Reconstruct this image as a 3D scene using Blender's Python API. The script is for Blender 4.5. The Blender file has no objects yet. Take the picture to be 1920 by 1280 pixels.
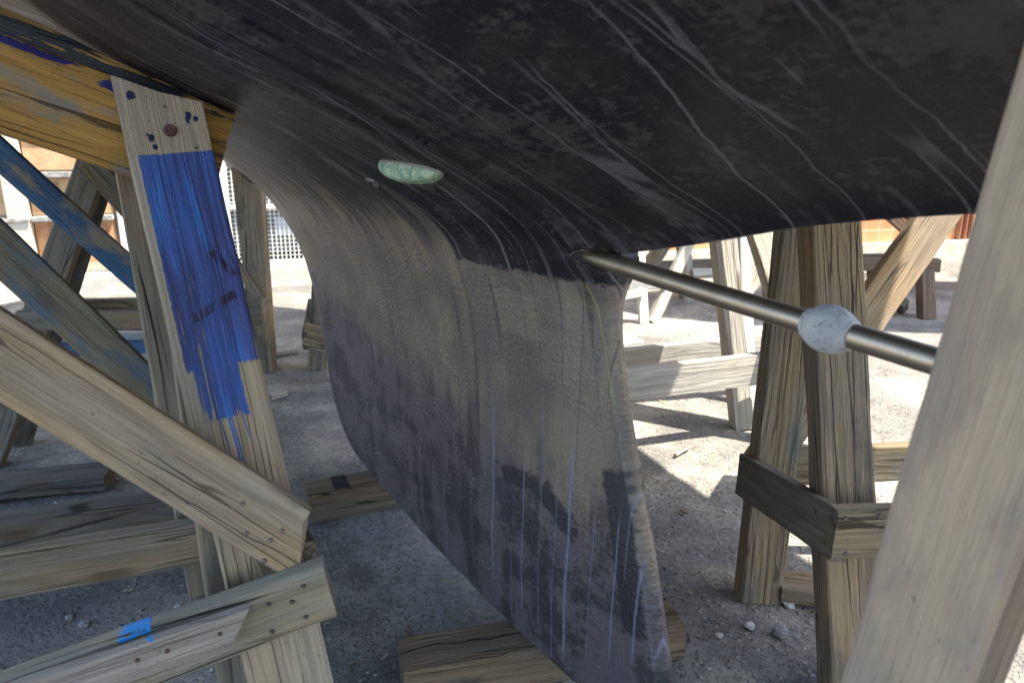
import bpy, bmesh, math, random
import numpy as np
from mathutils import Vector, Matrix, noise as mn
from mathutils.bvhtree import BVHTree
random.seed(7)
R = math.radians
scene = bpy.context.scene
C = scene.collection

# ------------------------------------------------------------------ camera
H = 1.2
PITCH = R(15.6)
FPX = 1400.0
cam_d = bpy.data.cameras.new('camera')
cam = bpy.data.objects.new('camera', cam_d); C.objects.link(cam)
cam_d.sensor_width = 36; cam_d.lens = 36 * FPX / 1920
cam_d.clip_start = 0.05; cam_d.clip_end = 500
cam.location = (0, 0, H); cam.rotation_euler = (R(90) - PITCH, 0, 0)
cam_d.dof.use_dof = True; cam_d.dof.focus_distance = 1.75; cam_d.dof.aperture_fstop = 6.0
scene.camera = cam
# ------------------------------------------------------------------ light
SUN_AZ = math.atan2(-0.20, 0.98)          # direction towards the sun, in plan
SUN_EL = R(62)
world = bpy.data.worlds.new("World"); scene.world = world; world.use_nodes = True
wn = world.node_tree; wn.nodes.clear()
wo = wn.nodes.new('ShaderNodeOutputWorld'); bg = wn.nodes.new('ShaderNodeBackground')
sky = wn.nodes.new('ShaderNodeTexSky'); sky.sky_type = 'NISHITA'; sky.sun_disc = False
sky.sun_elevation = SUN_EL; sky.sun_rotation = math.pi / 2 - SUN_AZ
sky.dust_density = 1.5; sky.altitude = 10
bg.inputs[1].default_value = 0.135
wn.links.new(sky.outputs[0], bg.inputs[0]); wn.links.new(bg.outputs[0], wo.inputs[0])
sun_d = bpy.data.lights.new('sun', 'SUN'); sun_d.energy = 3.7; sun_d.angle = R(0.5); sun_d.color = (1, 0.93, 0.81)
sun = bpy.data.objects.new('sun', sun_d); C.objects.link(sun)
sd = Vector((math.cos(SUN_AZ) * math.cos(SUN_EL), math.sin(SUN_AZ) * math.cos(SUN_EL), math.sin(SUN_EL)))
sun.rotation_euler = sd.to_track_quat('Z', 'Y').to_euler()
scene.view_settings.view_transform = 'Standard'
scene.view_settings.look = 'None'
scene.view_settings.exposure = 2.1
scene.render.engine = 'CYCLES'
scene.cycles.caustics_reflective = False; scene.cycles.caustics_refractive = False
scene.cycles.max_bounces = 6; scene.cycles.diffuse_bounces = 3

# ------------------------------------------------------------------ survey helpers (pixel of the photo + depth -> metres)
AX = Vector((0.5, -0.866, 0)).normalized()      # the boat's axis, pointing aft
NX = Vector((-0.866, -0.5, 0)).normalized()     # athwartships, towards port
B0 = 0.82
ORG = -B0 * NX
SP, CP = math.sin(PITCH), math.cos(PITCH)
def ray(px, py):
    x = (px - 960) / FPX; u = -(py - 640) / FPX
    return Vector((x, CP + u * SP, -SP + u * CP))
CAM = Vector((0, 0, H))
def D(px, py, d): return CAM + ray(px, py) * d
def G(px, py, z=0.0):
    r = ray(px, py); return CAM + r * ((z - H) / r.z)
def PB(px, py, b=0.0):
    r = ray(px, py); return CAM + r * ((b - B0) / (r.x * NX.x + r.y * NX.y))
def PY(px, py, y):
    r = ray(px, py); return CAM + r * (y / r.y)
def SB(s, b, z=0.0): return ORG + AX * s + NX * b + Vector((0, 0, z))

# ------------------------------------------------------------------ node maths
class E:
    """wraps a socket so that node maths can be written as an expression"""
    def __init__(s, nt, sock): s.nt = nt; s.k = sock
    def m(s, op, o=None, o2=None, clamp=False):
        n = s.nt.nodes.new('ShaderNodeMath'); n.operation = op; n.use_clamp = clamp
        s.nt.links.new(s.k, n.inputs[0])
        for i, q in ((1, o), (2, o2)):
            if q is None: continue
            if isinstance(q, E): s.nt.links.new(q.k, n.inputs[i])
            else: n.inputs[i].default_value = q
        return E(s.nt, n.outputs[0])
    def __add__(s, o): return s.m('ADD', o)
    __radd__ = __add__
    def __sub__(s, o): return s.m('SUBTRACT', o)
    def __rsub__(s, o): return (s * -1) + o
    def __mul__(s, o): return s.m('MULTIPLY', o)
    __rmul__ = __mul__
    def abs(s): return s.m('ABSOLUTE')
    def sin(s): return s.m('SINE')
    def max(s, o): return s.m('MAXIMUM', o)
    def min(s, o): return s.m('MINIMUM', o)
    def ss(s, a, b):
        """smoothstep from a to b (a may be above b)"""
        n = s.nt.nodes.new('ShaderNodeMapRange'); n.interpolation_type = 'SMOOTHSTEP'
        s.nt.links.new(s.k, n.inputs[0])
        if a < b: n.inputs[1].default_value = a; n.inputs[2].default_value = b
        else: n.inputs[1].default_value = b; n.inputs[2].default_value = a; n.inputs[3].default_value = 1; n.inputs[4].default_value = 0
        return E(s.nt, n.outputs[0])
def inrange(e, a, b, w): return e.ss(a - w, a + w) * e.ss(b + w, b - w)

class MatB:
    def __init__(s, name):
        s.mat = bpy.data.materials.new(name); s.mat.use_nodes = True
        s.nt = s.mat.node_tree; s.bsdf = s.nt.nodes['Principled BSDF']
        s.tc = s.nt.nodes.new('ShaderNodeTexCoord')
    def coord(s, which='Object', rnd=0.0):
        v = s.tc.outputs[which]
        if rnd:
            oi = s.nt.nodes.new('ShaderNodeObjectInfo')
            a = s.nt.nodes.new('ShaderNodeVectorMath'); a.operation = 'SCALE'; a.inputs[0].default_value = (rnd, rnd * .73, rnd * .41)
            s.nt.links.new(oi.outputs['Random'], a.inputs['Scale'])
            b = s.nt.nodes.new('ShaderNodeVectorMath'); b.operation = 'ADD'
            s.nt.links.new(v, b.inputs[0]); s.nt.links.new(a.outputs[0], b.inputs[1]); v = b.outputs[0]
        return v
    def xyz(s, v):
        n = s.nt.nodes.new('ShaderNodeSeparateXYZ'); s.nt.links.new(v, n.inputs[0])
        return [E(s.nt, n.outputs[i]) for i in range(3)]
    def vec(s, *c):
        n = s.nt.nodes.new('ShaderNodeCombineXYZ')
        for i, q in enumerate(c):
            if isinstance(q, E): s.nt.links.new(q.k, n.inputs[i])
            else: n.inputs[i].default_value = q
        return n.outputs[0]
    def noise(s, v, scale=(1, 1, 1), sc=1.0, detail=3.0, rough=0.5, dist=0.0, off=(0, 0, 0)):
        mp = s.nt.nodes.new('ShaderNodeMapping'); mp.inputs['Scale'].default_value = scale; mp.inputs['Location'].default_value = off
        s.nt.links.new(v, mp.inputs[0])
        n = s.nt.nodes.new('ShaderNodeTexNoise'); n.inputs['Scale'].default_value = sc
        n.inputs['Detail'].default_value = detail; n.inputs['Roughness'].default_value = rough; n.inputs['Distortion'].default_value = dist
        s.nt.links.new(mp.outputs[0], n.inputs['Vector'])
        return E(s.nt, n.outputs['Fac'])
    def voro(s, v, scale=(1, 1, 1), sc=1.0, rand=1.0, out='Distance'):
        mp = s.nt.nodes.new('ShaderNodeMapping'); mp.inputs['Scale'].default_value = scale
        s.nt.links.new(v, mp.inputs[0])
        n = s.nt.nodes.new('ShaderNodeTexVoronoi'); n.inputs['Scale'].default_value = sc; n.inputs['Randomness'].default_value = rand
        s.nt.links.new(mp.outputs[0], n.inputs['Vector'])
        return E(s.nt, n.outputs[out])
    def vedge(s, v, scale):
        mp = s.nt.nodes.new('ShaderNodeMapping'); mp.inputs['Scale'].default_value = scale
        s.nt.links.new(v, mp.inputs[0])
        n = s.nt.nodes.new('ShaderNodeTexVoronoi'); n.feature = 'DISTANCE_TO_EDGE'; n.inputs['Scale'].default_value = 1
        s.nt.links.new(mp.outputs[0], n.inputs['Vector'])
        return E(s.nt, n.outputs['Distance'])
    def mix(s, f, a, b, mode='MIX'):
        n = s.nt.nodes.new('ShaderNodeMix'); n.data_type = 'RGBA'; n.blend_type = mode
        if isinstance(f, E): s.nt.links.new(f.k, n.inputs[0])
        else: n.inputs[0].default_value = f
        for i, q in ((6, a), (7, b)):
            if isinstance(q, tuple): n.inputs[i].default_value = (*q[:3], 1)
            else: s.nt.links.new(q, n.inputs[i])
        return n.outputs[2]
    def gain(s, col, f):
        """multiply a colour by a scalar field"""
        n = s.nt.nodes.new('ShaderNodeVectorMath'); n.operation = 'SCALE'
        if isinstance(col, tuple): n.inputs[0].default_value = col[:3]
        else: s.nt.links.new(col, n.inputs[0])
        s.nt.links.new(f.k, n.inputs['Scale']); return n.outputs[0]
    def done(s, col=None, rough=0.8, metal=0.0, spec=0.5, bump=None, dist=0.002, strength=1.0):
        def put(key, q):
            if isinstance(q, E): s.nt.links.new(q.k, s.bsdf.inputs[key])
            elif isinstance(q, tuple): s.bsdf.inputs[key].default_value = (*q[:3], 1)
            elif isinstance(q, (int, float)): s.bsdf.inputs[key].default_value = q
            else: s.nt.links.new(q, s.bsdf.inputs[key])
        put('Base Color', col); put('Roughness', rough); put('Metallic', metal); put('Specular IOR Level', spec)
        if bump is not None:
            b = s.nt.nodes.new('ShaderNodeBump'); b.inputs['Distance'].default_value = dist; b.inputs['Strength'].default_value = strength
            s.nt.links.new(bump.k, b.inputs['Height']); s.nt.links.new(b.outputs[0], s.bsdf.inputs['Normal'])
        return s.mat

def wood(name, grey=(.30, .26, .20), gold=(.34, .22, .09), bias=0.5, crack=1.0, ring=1.0, dark=(.035, .027, .02),
         stain=None, stain_amt=0.0, paint=None, light=None, rings=26.0, depth=.0016, cfreq=1.0, gr=1.0):
    b = MatB(name)
    p = b.coord('Object', 37.0); raw = b.coord('Object')
    x, y, z = b.xyz(p)
    low = b.noise(p, (1.3, 5, 5), detail=2)
    knd = b.voro(p, (2.2, 7, 4), rand=1.0)                      # knots
    knot = knd.ss(.17, .06)
    warp = knd.ss(.6, .0)
    ph = y * (rings * 6.28) + z * (rings * 3.1) + low * 16.0 + warp * 9.0
    rg = ph.sin() * .5 + .5
    fib = b.noise(p, (7, 210, 210), detail=4, rough=.7).ss(.30, .70)
    fib2 = b.noise(p, (1.8, 62, 62), detail=4, rough=.6).ss(.30, .70)
    ink = b.noise(p, (2.4, 120, 120), detail=3, off=(6, 2, 2)).ss(.60, .72)
    wob = (b.noise(p, (5, 14, 14), detail=2, off=(9, 9, 9)) - .5) * .010 + (b.noise(p, (30, 60, 60), detail=2) - .5) * .0016
    pw = b.vec(x, y + wob, z + wob)
    cm = b.noise(p, (1.6, 12, 12), detail=1.5, off=(3, 9, 2))
    cl = b.vedge(pw, (.55, 16 * cfreq, 16 * cfreq)).ss(.020, .006) * cm.ss(.50, .60)
    cl2 = b.vedge(pw, (1.5, 42 * cfreq, 42 * cfreq)).ss(.036, .010) * b.noise(p, (2.5, 16, 16), detail=1, off=(1, 4, 8)).ss(.50, .62)
    big = b.noise(p, (2.0, 7, 7), detail=3, off=(5, 5, 5))
    speck = b.noise(p, (110, 190, 190), detail=2).ss(.64, .74) * b.noise(p, (5, 12, 12), detail=2, off=(8, 8, 8)).ss(.5, .62)
    col = b.mix((big + (bias - .5) * .8).ss(.36, .66), grey, gold)
    col = b.gain(col, (fib * (.28 * gr) + fib2 * (.30 * gr) + (.98 - .29 * gr)) * (1.0 - rg * .15 * ring) * (big * .5 + .74) * (1.0 - ink * (.24 * gr)))
    if light: col = b.mix(b.noise(p, (2.2, 16, 16), detail=4, off=(2, 2, 1)).ss(.52, .72) * .6, col, light)
    nrm = b.xyz(b.tc.outputs['Normal'])[0].abs().ss(.8, .95)
    rr_ = ((y * y + (z + .05) * (z + .05)).m('SQRT') * 420 + low * 9).sin() * .5 + .5
    col = b.mix(nrm * .8, col, b.gain(b.mix(rr_, (.20, .165, .12), (.13, .105, .075)), fib * .3 + .8))
    if stain: col = b.mix(b.noise(p, (3.5, 9, 9), detail=5, rough=.6, off=(11, 3, 6)).ss(.62 - stain_amt * .35, .74 - stain_amt * .35) * .85, col, stain)
    col = b.mix(knot * .65, col, (.10, .06, .03))
    col = b.mix(speck * .55, col, dark)
    col = b.mix((cl * crack).max(cl2 * .75 * crack), col, dark)
    h = fib * .35 + fib2 * .5 + rg * (.22 * ring) - cl * (1.6 * crack) - cl2 * (.9 * crack) - knot * .3
    rough = .85
    if paint: col, h, rough = paint(b, raw, p, col, h, fib, fib2)
    return b.done(col, rough=rough, spec=.25, bump=h, dist=depth * 2)

def seg(x, y, ax, ay, bx, by, w, soft):
    """mask of a straight brush stroke from (ax, ay) to (bx, by), half width w"""
    L = math.hypot(bx - ax, by - ay); cx, cy = (bx - ax) / L, (by - ay) / L
    dx, dy = x - ax, y - ay
    t = dx * cx + dy * cy; q = (dy * cx - dx * cy).abs()
    return inrange(t, 0, L, soft) * q.ss(w + soft, w - soft)

def blue_paint(b, raw, p, col, h, fib, fib2):
    x, y, z = b.xyz(raw)
    en = b.noise(p, (10, 190, 20), detail=3, off=(4, 4, 4)); en2 = b.noise(p, (60, 60, 60), detail=2)
    xe = x + (en - .5) * .016 + (en2 - .5) * .006; ye = y + (en2 - .5) * .007
    body = inrange(x + (en2 - .5) * .006, .114, 2, .0012) * xe.ss(.512, .505) * inrange(ye, -.0575, 1, .001)
    low = xe.ss(.606, .600) * x.ss(.45, .46) * inrange(ye, -.046, .031, .0015)
    wear = (fib * .6 + fib2 * .4)
    body = body * (1 - wear.ss(.20, .10) * .8); low = low * (1 - (wear - (x.ss(.56, .61) * .22)).ss(.22, .12) * .85)
    m = body.max(low)
    for (dy, x1, w) in ((-.022, .70, .0010), (-.008, .74, .0016), (-.003, .78, .0012), (.017, .645, .0008)):
        wob = y + x * -.06 + .036 + (b.noise(p, (9, 1, 1), detail=2) - .5) * .012 - dy
        m = m.max(inrange(x, .58, x1, .01) * wob.abs().ss(w + .0006, w) * .95)
    m = m * z.ss(-.012, -.008)
    for (sx, sy, r) in ((.085, -.028, .004), (.10, -.026, .002), (.045, .043, .005), (.052, .052, .004), (.056, .038, .004), (.004, -.048, .007)):
        m = m.max((((x - sx) * (x - sx) * .5 + (y - sy) * (y - sy)).m('SQRT') + (en2 - .5) * .016 + (fib - .5) * .002).ss(r * .8 + .001, r * .8))
    shade = b.noise(p, (5, 38, 10), detail=4, off=(1, 7, 2)); sh2 = b.noise(p, (3, 9, 9), detail=2, off=(9, 1, 1))
    bc = b.mix(sh2.ss(.40, .62), (.048, .062, .185), (.045, .095, .30))
    bc = b.mix(shade.ss(.55, .72) * .75, bc, (.03, .17, .50))
    bc = b.gain(bc, fib * .4 + fib2 * .75 + .40)
    bc = b.mix(x.ss(.112, .110), bc, (.016, .02, .065))
    dn = b.noise(p, (25, 120, 50), detail=3)
    dm = seg(x, y, .300, .028, .350, .058, .0065, .002).max(seg(x, y, .418, -.028, .382, .052, .0075, .002)) * (dn.ss(.34, .5) * .85)
    bc = b.mix(dm, bc, (.022, .014, .012))
    dust = b.voro(p, (1, 1, 1), sc=160).ss(.13, .06) * en2.ss(.5, .6)
    bc = b.mix(dust * .8, bc, (.35, .34, .36))
    return b.mix(m, col, bc), h + m * fib2 * .5, (1 - m) * .35 + .5

def peel_paint(b, raw, p, col, h, fib, fib2):
    n1 = b.noise(p, (9, 60, 40), detail=6, rough=.62, off=(2, 3, 8))
    n2 = b.noise(p, (2.5, 8, 8), detail=2, off=(6, 3, 1))
    m = (n1 + (n2 - .5) * .9).ss(.50, .515)
    sc = b.mix(n2.ss(.45, .6), (.022, .024, .028), (.05, .055, .06))
    return b.mix(m, col, sc), h + m * .9, (1 - m) * .2 + .6

W_L1 = wood('blue_painted_weathered_wood', (.35, .295, .22), (.36, .27, .165), .45, crack=.7, paint=blue_paint, rings=34, ring=.5)
W_PEEL = wood('peeling_black_painted_wood', (.40, .27, .12), (.44, .28, .09), .7, paint=peel_paint)
W_GREY = wood('weathered_grey_wood', (.32, .260, .19), (.35, .240, .125), .50, crack=.9, light=(.39, .325, .24))
W_GREY2 = wood('weathered_bluish_wood', (.25, .22, .17), (.28, .20, .11), .45, crack=1.0, light=(.31, .285, .235))
W_PLANK = wood('pale_pink_plank', (.40, .35, .30), (.42, .34, .26), .45, crack=.4, ring=.7)
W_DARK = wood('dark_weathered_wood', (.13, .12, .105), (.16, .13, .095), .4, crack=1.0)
W_MID = wood('mid_brown_wood', (.19, .17, .135), (.22, .165, .095), .4, crack=.8)  # mid brown timber tone
W_BLUE = wood('faded_blue_painted_wood', (.06, .12, .21), (.05, .14, .27), .5, crack=.3, ring=.4, stain=(.26, .21, .13), stain_amt=.30)
W_BLUEGREY = wood('blue_tinted_grey_wood', (.22, .20, .15), (.27, .21, .12), .4, crack=.5, stain=(.10, .16, .21), stain_amt=.30)
W_BROWN = wood('old_brown_wood', (.26, .21, .145), (.32, .23, .125), .5, crack=1.0, ring=.5, stain=(.14, .12, .095), stain_amt=.35, rings=40, depth=.0024, cfreq=1.5)
W_RING = wood('ringed_ochre_wood', (.25, .22, .155), (.28, .21, .12), .5, crack=.8, ring=1.3, rings=60, depth=.0022, cfreq=1.3, stain=(.15, .16, .14), stain_amt=.2)
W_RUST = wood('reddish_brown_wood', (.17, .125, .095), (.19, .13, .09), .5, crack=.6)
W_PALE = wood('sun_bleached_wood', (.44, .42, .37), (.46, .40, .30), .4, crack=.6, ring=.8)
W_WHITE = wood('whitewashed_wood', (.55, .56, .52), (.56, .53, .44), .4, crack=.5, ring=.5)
W_NEAR = wood('pale_sawn_wood', (.43, .345, .25), (.45, .34, .225), .5, crack=.06, ring=.08, stain=(.32, .26, .20), stain_amt=.45, gr=.35, light=(.46, .38, .285))
W_NEAR_SHADE = wood('sawn_wood_shade_side', (.25, .20, .15), (.27, .20, .13), .5, crack=.2, ring=.3)  # darker copy of the pale sawn wood, side-face shade put into the colour
W_BLOCK = wood('cracked_oak_block', (.22, .18, .13), (.27, .185, .11), .5, cfreq=1.3, crack=1.2, ring=.8, stain=(.04, .04, .04), stain_amt=.2, depth=.003)

def block_stain(b, raw, p, col, h, f1, f2):
    x, y, z = b.xyz(raw); j = (b.noise(p, (30, 30, 30), detail=4) - .5) * .02
    m = inrange(x + j, .085, .135, .004) * y.ss(.020, .034) * z.ss(-.01, -.02)
    return b.mix(m * .9, col, (.018, .02, .024)), h, .8
W_BLOCK2 = wood('stained_oak_block', (.24, .195, .145), (.30, .20, .12), .5, cfreq=1.3, crack=1.2, ring=.8, depth=.003, paint=block_stain)

def simple(name, c, rough=.6, metal=0.0, c2=None, sc=30, bump=0.0, spec=.5, th=(.4, .6)):
    b = MatB(name); v = b.coord('Object')
    n = b.noise(v, sc=sc, detail=5, rough=.6)
    col = b.mix(n.ss(*th), c, c2) if c2 else c
    return b.done(col, rough=rough, metal=metal, spec=spec, bump=n if bump else None, dist=bump or .001)
M_NAIL = simple('old_nail_steel', (.16, .15, .15), .55, .6, (.10, .06, .045), 300)
M_RUST = simple('rusty_iron', (.11, .045, .035), .85, 0, (.06, .03, .035), 180, .0015)

# ------------------------------------------------------------------ object helpers
WM = {}
def link(o, parent=None, mw=None):
    C.objects.link(o)
    mw = mw if mw is not None else Matrix.Identity(4)
    if parent is not None:
        o.parent = parent; o.matrix_basis = WM[parent.name].inverted() @ mw
    else: o.matrix_basis = mw
    WM[o.name] = mw
    return o
def thing(name, label, cat, loc=(0, 0, 0), group=None):
    o = bpy.data.objects.new(name, None); o.empty_display_size = .1
    link(o, None, Matrix.Translation(Vector(loc)))
    o['label'] = label; o['category'] = cat
    if group: o['group'] = group
    return o
def tag(o, label, cat, group=None):
    o['label'] = label; o['category'] = cat
    if group: o['group'] = group
    return o
def mesh_obj(name, verts, faces, mat, parent=None, mw=None, smooth=False):
    me = bpy.data.meshes.new(name); me.from_pydata([tuple(v) for v in verts], [], faces); me.update()
    if smooth: me.polygons.foreach_set('use_smooth', [True] * len(me.polygons))
    for m in (mat if isinstance(mat, (list, tuple)) else [mat]): me.materials.append(m)
    return link(bpy.data.objects.new(name, me), parent, mw)
def box_data(x0, x1, y0, y1, z0, z1, c=.004):
    bm = bmesh.new(); bmesh.ops.create_cube(bm, size=1)
    for v in bm.verts: v.co = Vector(((x0 + x1) / 2 + v.co.x * (x1 - x0), (y0 + y1) / 2 + v.co.y * (y1 - y0), (z0 + z1) / 2 + v.co.z * (z1 - z0)))
    if c: bmesh.ops.bevel(bm, geom=bm.edges[:], offset=c, segments=2, affect='EDGES')
    return bm
def bm_obj(name, bm, mat, parent=None, mw=None, smooth=False):
    me = bpy.data.meshes.new(name); bm.to_mesh(me); bm.free()
    if smooth: me.polygons.foreach_set('use_smooth', [True] * len(me.polygons))
    me.materials.append(mat)
    return link(bpy.data.objects.new(name, me), parent, mw)

def timber(name, parent, p0, p1, w, t, nrm, mat, e0=0.0, e1=0.0, cut0=0.0, cut1=0.0, w1=None, rough=.0016, chamf=.005, wane=.0, centre=False):
    """a sawn plank: p0, p1 are the ends of the middle line of its FRONT face, nrm the way that face looks;
    local X runs along it, Y across (to the right when X points down), Z out of the front face"""
    p0 = Vector(p0); p1 = Vector(p1); d = (p1 - p0).normalized()
    p0 = p0 - d * e0; p1 = p1 + d * e1
    L = (p1 - p0).length
    n = Vector(nrm); n = (n - d * n.dot(d)).normalized(); yv = n.cross(d)
    mw = Matrix(((d.x, yv.x, n.x, p0.x), (d.y, yv.y, n.y, p0.y), (d.z, yv.z, n.z, p0.z), (0, 0, 0, 1)))
    w1 = w1 or w
    nseg = max(6, int(L / .022)); sd_ = random.uniform(0, 100)
    verts, faces = [], []
    k = 16
    for i in range(nseg + 1):
        f = i / nseg; x = L * f; ww = (w * (1 - f) + w1 * f) / 2
        c = chamf * (1 + .8 * mn.noise(Vector((x * 6, sd_, 1)))) 
        prof = []
        z0, z1 = (-t / 2, t / 2) if centre else (-t, 0)
        for (a, b_) in ((ww, z1), (-ww, z1), (-ww, z0), (ww, z0)):
            sx = 1 if a > 0 else -1; sz = 1 if b_ == z1 else -1
            cc = max(.0015, c * (1 + 1.3 * max(0, mn.noise(Vector((x * 4, sx * 5 + sd_, sz * 5))))))
            if wane: cc += wane * max(0, mn.noise(Vector((x * 3, sx * 9 + sd_, sz * 3))))
            q = [(a - sx * cc, b_), (a - sx * cc * .3, b_ - sz * cc * .3), (a, b_ - sz * cc)]
            if (sx > 0) != (sz > 0): q = q[::-1]
            q = q[::-1]
            prof += q
        # mid points on the two wide sides
        m_top = ((prof[2][0] + prof[3][0]) / 2, (prof[2][1] + prof[3][1]) / 2)
        prof.insert(3, m_top)
        for (a, b_) in prof:
            xx = x
            if i == 0: xx += cut0 * a
            if i == nseg: xx += cut1 * a
            jx = mn.noise(Vector((x * 5, a * 14 + sd_, b_ * 14))) + .5 * mn.noise(Vector((x * 17, a * 30, sd_ + b_ * 30)))
            jz = mn.noise(Vector((x * 5 + 50, a * 14, b_ * 14 + sd_))) + .5 * mn.noise(Vector((x * 19 + 9, a * 30, sd_)))
            if i in (0, nseg): xx += (mn.noise(Vector((a * 60, b_ * 60, sd_)))) * .003
            verts.append((xx, a + jx * rough, b_ + jz * rough))
    k = len(verts) // (nseg + 1)
    for i in range(nseg):
        for j in range(k):
            a = i * k + j; b_ = i * k + (j + 1) % k
            faces.append((a, b_, b_ + k, a + k))
    faces.append(tuple(range(k))[::-1]); faces.append(tuple(nseg * k + j for j in range(k)))
    me = bpy.data.meshes.new(name); me.from_pydata(verts, [], faces); me.update()
    bm = bmesh.new(); bm.from_mesh(me); bmesh.ops.recalc_face_normals(bm, faces=bm.faces[:]); bm.to_mesh(me); bm.free()
    me.materials.append(mat)
    o = link(bpy.data.objects.new(name, me), parent, mw)
    o['_L'] = L
    return o
def nails(tim, spots, r=.0045, mat=None, name='nail', h=.0015):
    """round heads driven into the front face; spots are photo pixels projected on that face"""
    mw = WM[tim.name]; inv = mw.inverted()
    o_l = inv @ CAM
    for (px, py) in spots:
        r_l = inv.to_3x3() @ ray(px, py)
        q = o_l + r_l * (-o_l.z / r_l.z)
        bm = bmesh.new(); bmesh.ops.create_cone(bm, segments=12, radius1=r, radius2=r * .8, depth=h * 2, cap_ends=True)
        for v in bm.verts:
            if v.co.z > 0: v.co.z += .0004 * random.random()
        bm_obj(name, bm, mat or M_NAIL, tim, mw @ Matrix.Translation((q.x, q.y, h * .6)))

# ------------------------------------------------------------------ ground
def ground():
    n = 420
    t = np.linspace(-1, 1, n)
    w = np.sign(t) * (np.abs(t) * 4 + np.abs(t) ** 6 * 120)
    xs = w; ys = w + 2.5
    P = []
    for y in ys:
        for x in xs:
            r = math.hypot(x, y - 2.5)
            if r < 9:
                z = .010 * mn.noise(Vector((x * 1.3, y * 1.3, 0))) + .006 * mn.noise(Vector((x * 5, y * 5, 3))) + .004 * max(0, mn.noise(Vector((x * 16, y * 16, 5))))
                z *= min(1, (9 - r) / 3)
            else: z = 0
            P.append((x, y, z - .004))
    F = [(j * n + i, j * n + i + 1, (j + 1) * n + i + 1, (j + 1) * n + i) for j in range(n - 1) for i in range(n - 1)]
    b = MatB('gravelly_dirt'); v = b.coord('Object')
    big = b.noise(v, sc=.9, detail=4); mid = b.noise(v, sc=5, detail=5, rough=.65); fine = b.noise(v, sc=55, detail=6, rough=.7)
    peb = b.voro(v, sc=95); peb2 = b.voro(v, sc=38)
    pm = peb.ss(.42, .2) * b.noise(v, sc=22, detail=3).ss(.42, .62)
    col = b.mix((big * .6 + mid * .5).ss(.45, .66), (.19, .18, .16), (.38, .352, .288))
    col = b.mix(b.noise(v, sc=1.6, detail=5, off=(4, 4, 4)).ss(.46, .62) * .65, col, (.105, .102, .102))
    x, y, z = b.xyz(v)
    tx = (x - -.475) * .475 + (y - 2.35) * -.88; ty = (x + .475) * .88 + (y - 2.35) * .475     # dusty pale patch left of the keel's foot
    e = (b.noise(v, sc=9, detail=4) - .5) * .10
    patch = inrange(tx + e, .05, .98, .05) * inrange(ty + e, -.16, .05, .03)
    col = b.mix(patch * .6, col, (.34, .335, .315))
    col = b.gain(col, fine.ss(.3, .7) * .6 + .70)
    pc = b.voro(v, sc=95, out='Color')
    col = b.mix(pm * .5, col, (.42, .40, .38))
    h = fine * .7 + mid * 1.0 + pm * .8 + peb2.ss(.35, .1) * .5
    m = b.done(col, rough=.95, spec=.2, bump=h, dist=.008)
    o = mesh_obj('ground', P, F, m, smooth=True); o['kind'] = 'structure'
    return o
ground()

def gravel():
    """small stones strewn over the dirt under the boat"""
    bm0 = bmesh.new(); bmesh.ops.create_icosphere(bm0, subdivisions=1, radius=1)
    bv = [v.co.copy() for v in bm0.verts]; bf = [tuple(v.index for v in f.verts) for f in bm0.faces]; bm0.free()
    V, F = [], []; mi = []
    rg = random.Random(3)
    for i in range(10000):
        d = 1.2 + 4.6 * rg.random() ** 1.6
        a = rg.uniform(-.75, .75); x = d * a; y = d
        if mn.noise(Vector((x * 2.2, y * 2.2, 8))) + rg.uniform(-.35, .35) < -.05: continue
        s = .0013 + .0038 * rg.random() ** 3
        if rg.random() < .008: s *= 2.1
        rot = Matrix.Rotation(rg.uniform(0, 6.28), 3, 'Z') @ Matrix.Rotation(rg.uniform(0, 6.28), 3, 'X')
        sx, sy, sz = s * rg.uniform(.8, 1.5), s * rg.uniform(.7, 1.2), s * rg.uniform(.5, .9)
        z = .010 * mn.noise(Vector((x * 1.3, y * 1.3, 0))) + .006 * mn.noise(Vector((x * 5, y * 5, 3))) - .004
        o = len(V)
        for v in bv:
            q = rot @ (v * (1 + .3 * mn.noise(v * 2 + Vector((i, 0, 0)))))
            V.append((x + q.x * sx, y + q.y * sy, z + sz * .4 + q.z * sz))
        F += [tuple(o + k for k in f) for f in bf]; mi += [i % 3] * len(bf)
    for i in range(420):                          # splinters and flakes of wood
        d = 1.25 + 3.6 * rg.random() ** 1.3; x = d * rg.uniform(-.7, .7); y = d
        a = rg.uniform(0, 3.14); l = rg.uniform(.004, .014) * (1 + .6 * (rg.random() < .1)); w = rg.uniform(.0012, .004); zz = .003 + .010 * mn.noise(Vector((x * 1.3, y * 1.3, 0))) + .006 * mn.noise(Vector((x * 5, y * 5, 3)))
        ca, sa = math.cos(a), math.sin(a); o = len(V); tl = rg.uniform(-.003, .003)
        for (p, q, r) in ((-l, -w, 0), (l, -w * .6, tl), (l * .8, w, tl), (-l * .9, w, 0)):
            for hz in (0, .0016): V.append((x + p * ca - q * sa, y + p * sa + q * ca, zz + r + hz))
        for f in ((0, 2, 4, 6), (1, 7, 5, 3), (0, 1, 3, 2), (2, 3, 5, 4), (4, 5, 7, 6), (6, 7, 1, 0)): F.append(tuple(o + k for k in f)); mi.append(3 + (i % 2))
    ms = [simple('grey_stone', (.24, .235, .23), .9), simple('pale_stone', (.42, .40, .37), .9), simple('dark_stone', (.12, .12, .125), .9), simple('pale_splinter', (.38, .30, .20), .9), simple('brown_splinter', (.16, .10, .06), .9)]
    o = mesh_obj('gravel', V, F, ms); o.data.polygons.foreach_set('material_index', mi); o['kind'] = 'stuff'
    tag(o, 'small loose stones strewn over the dirt under the boat', 'gravel')
gravel()

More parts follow.
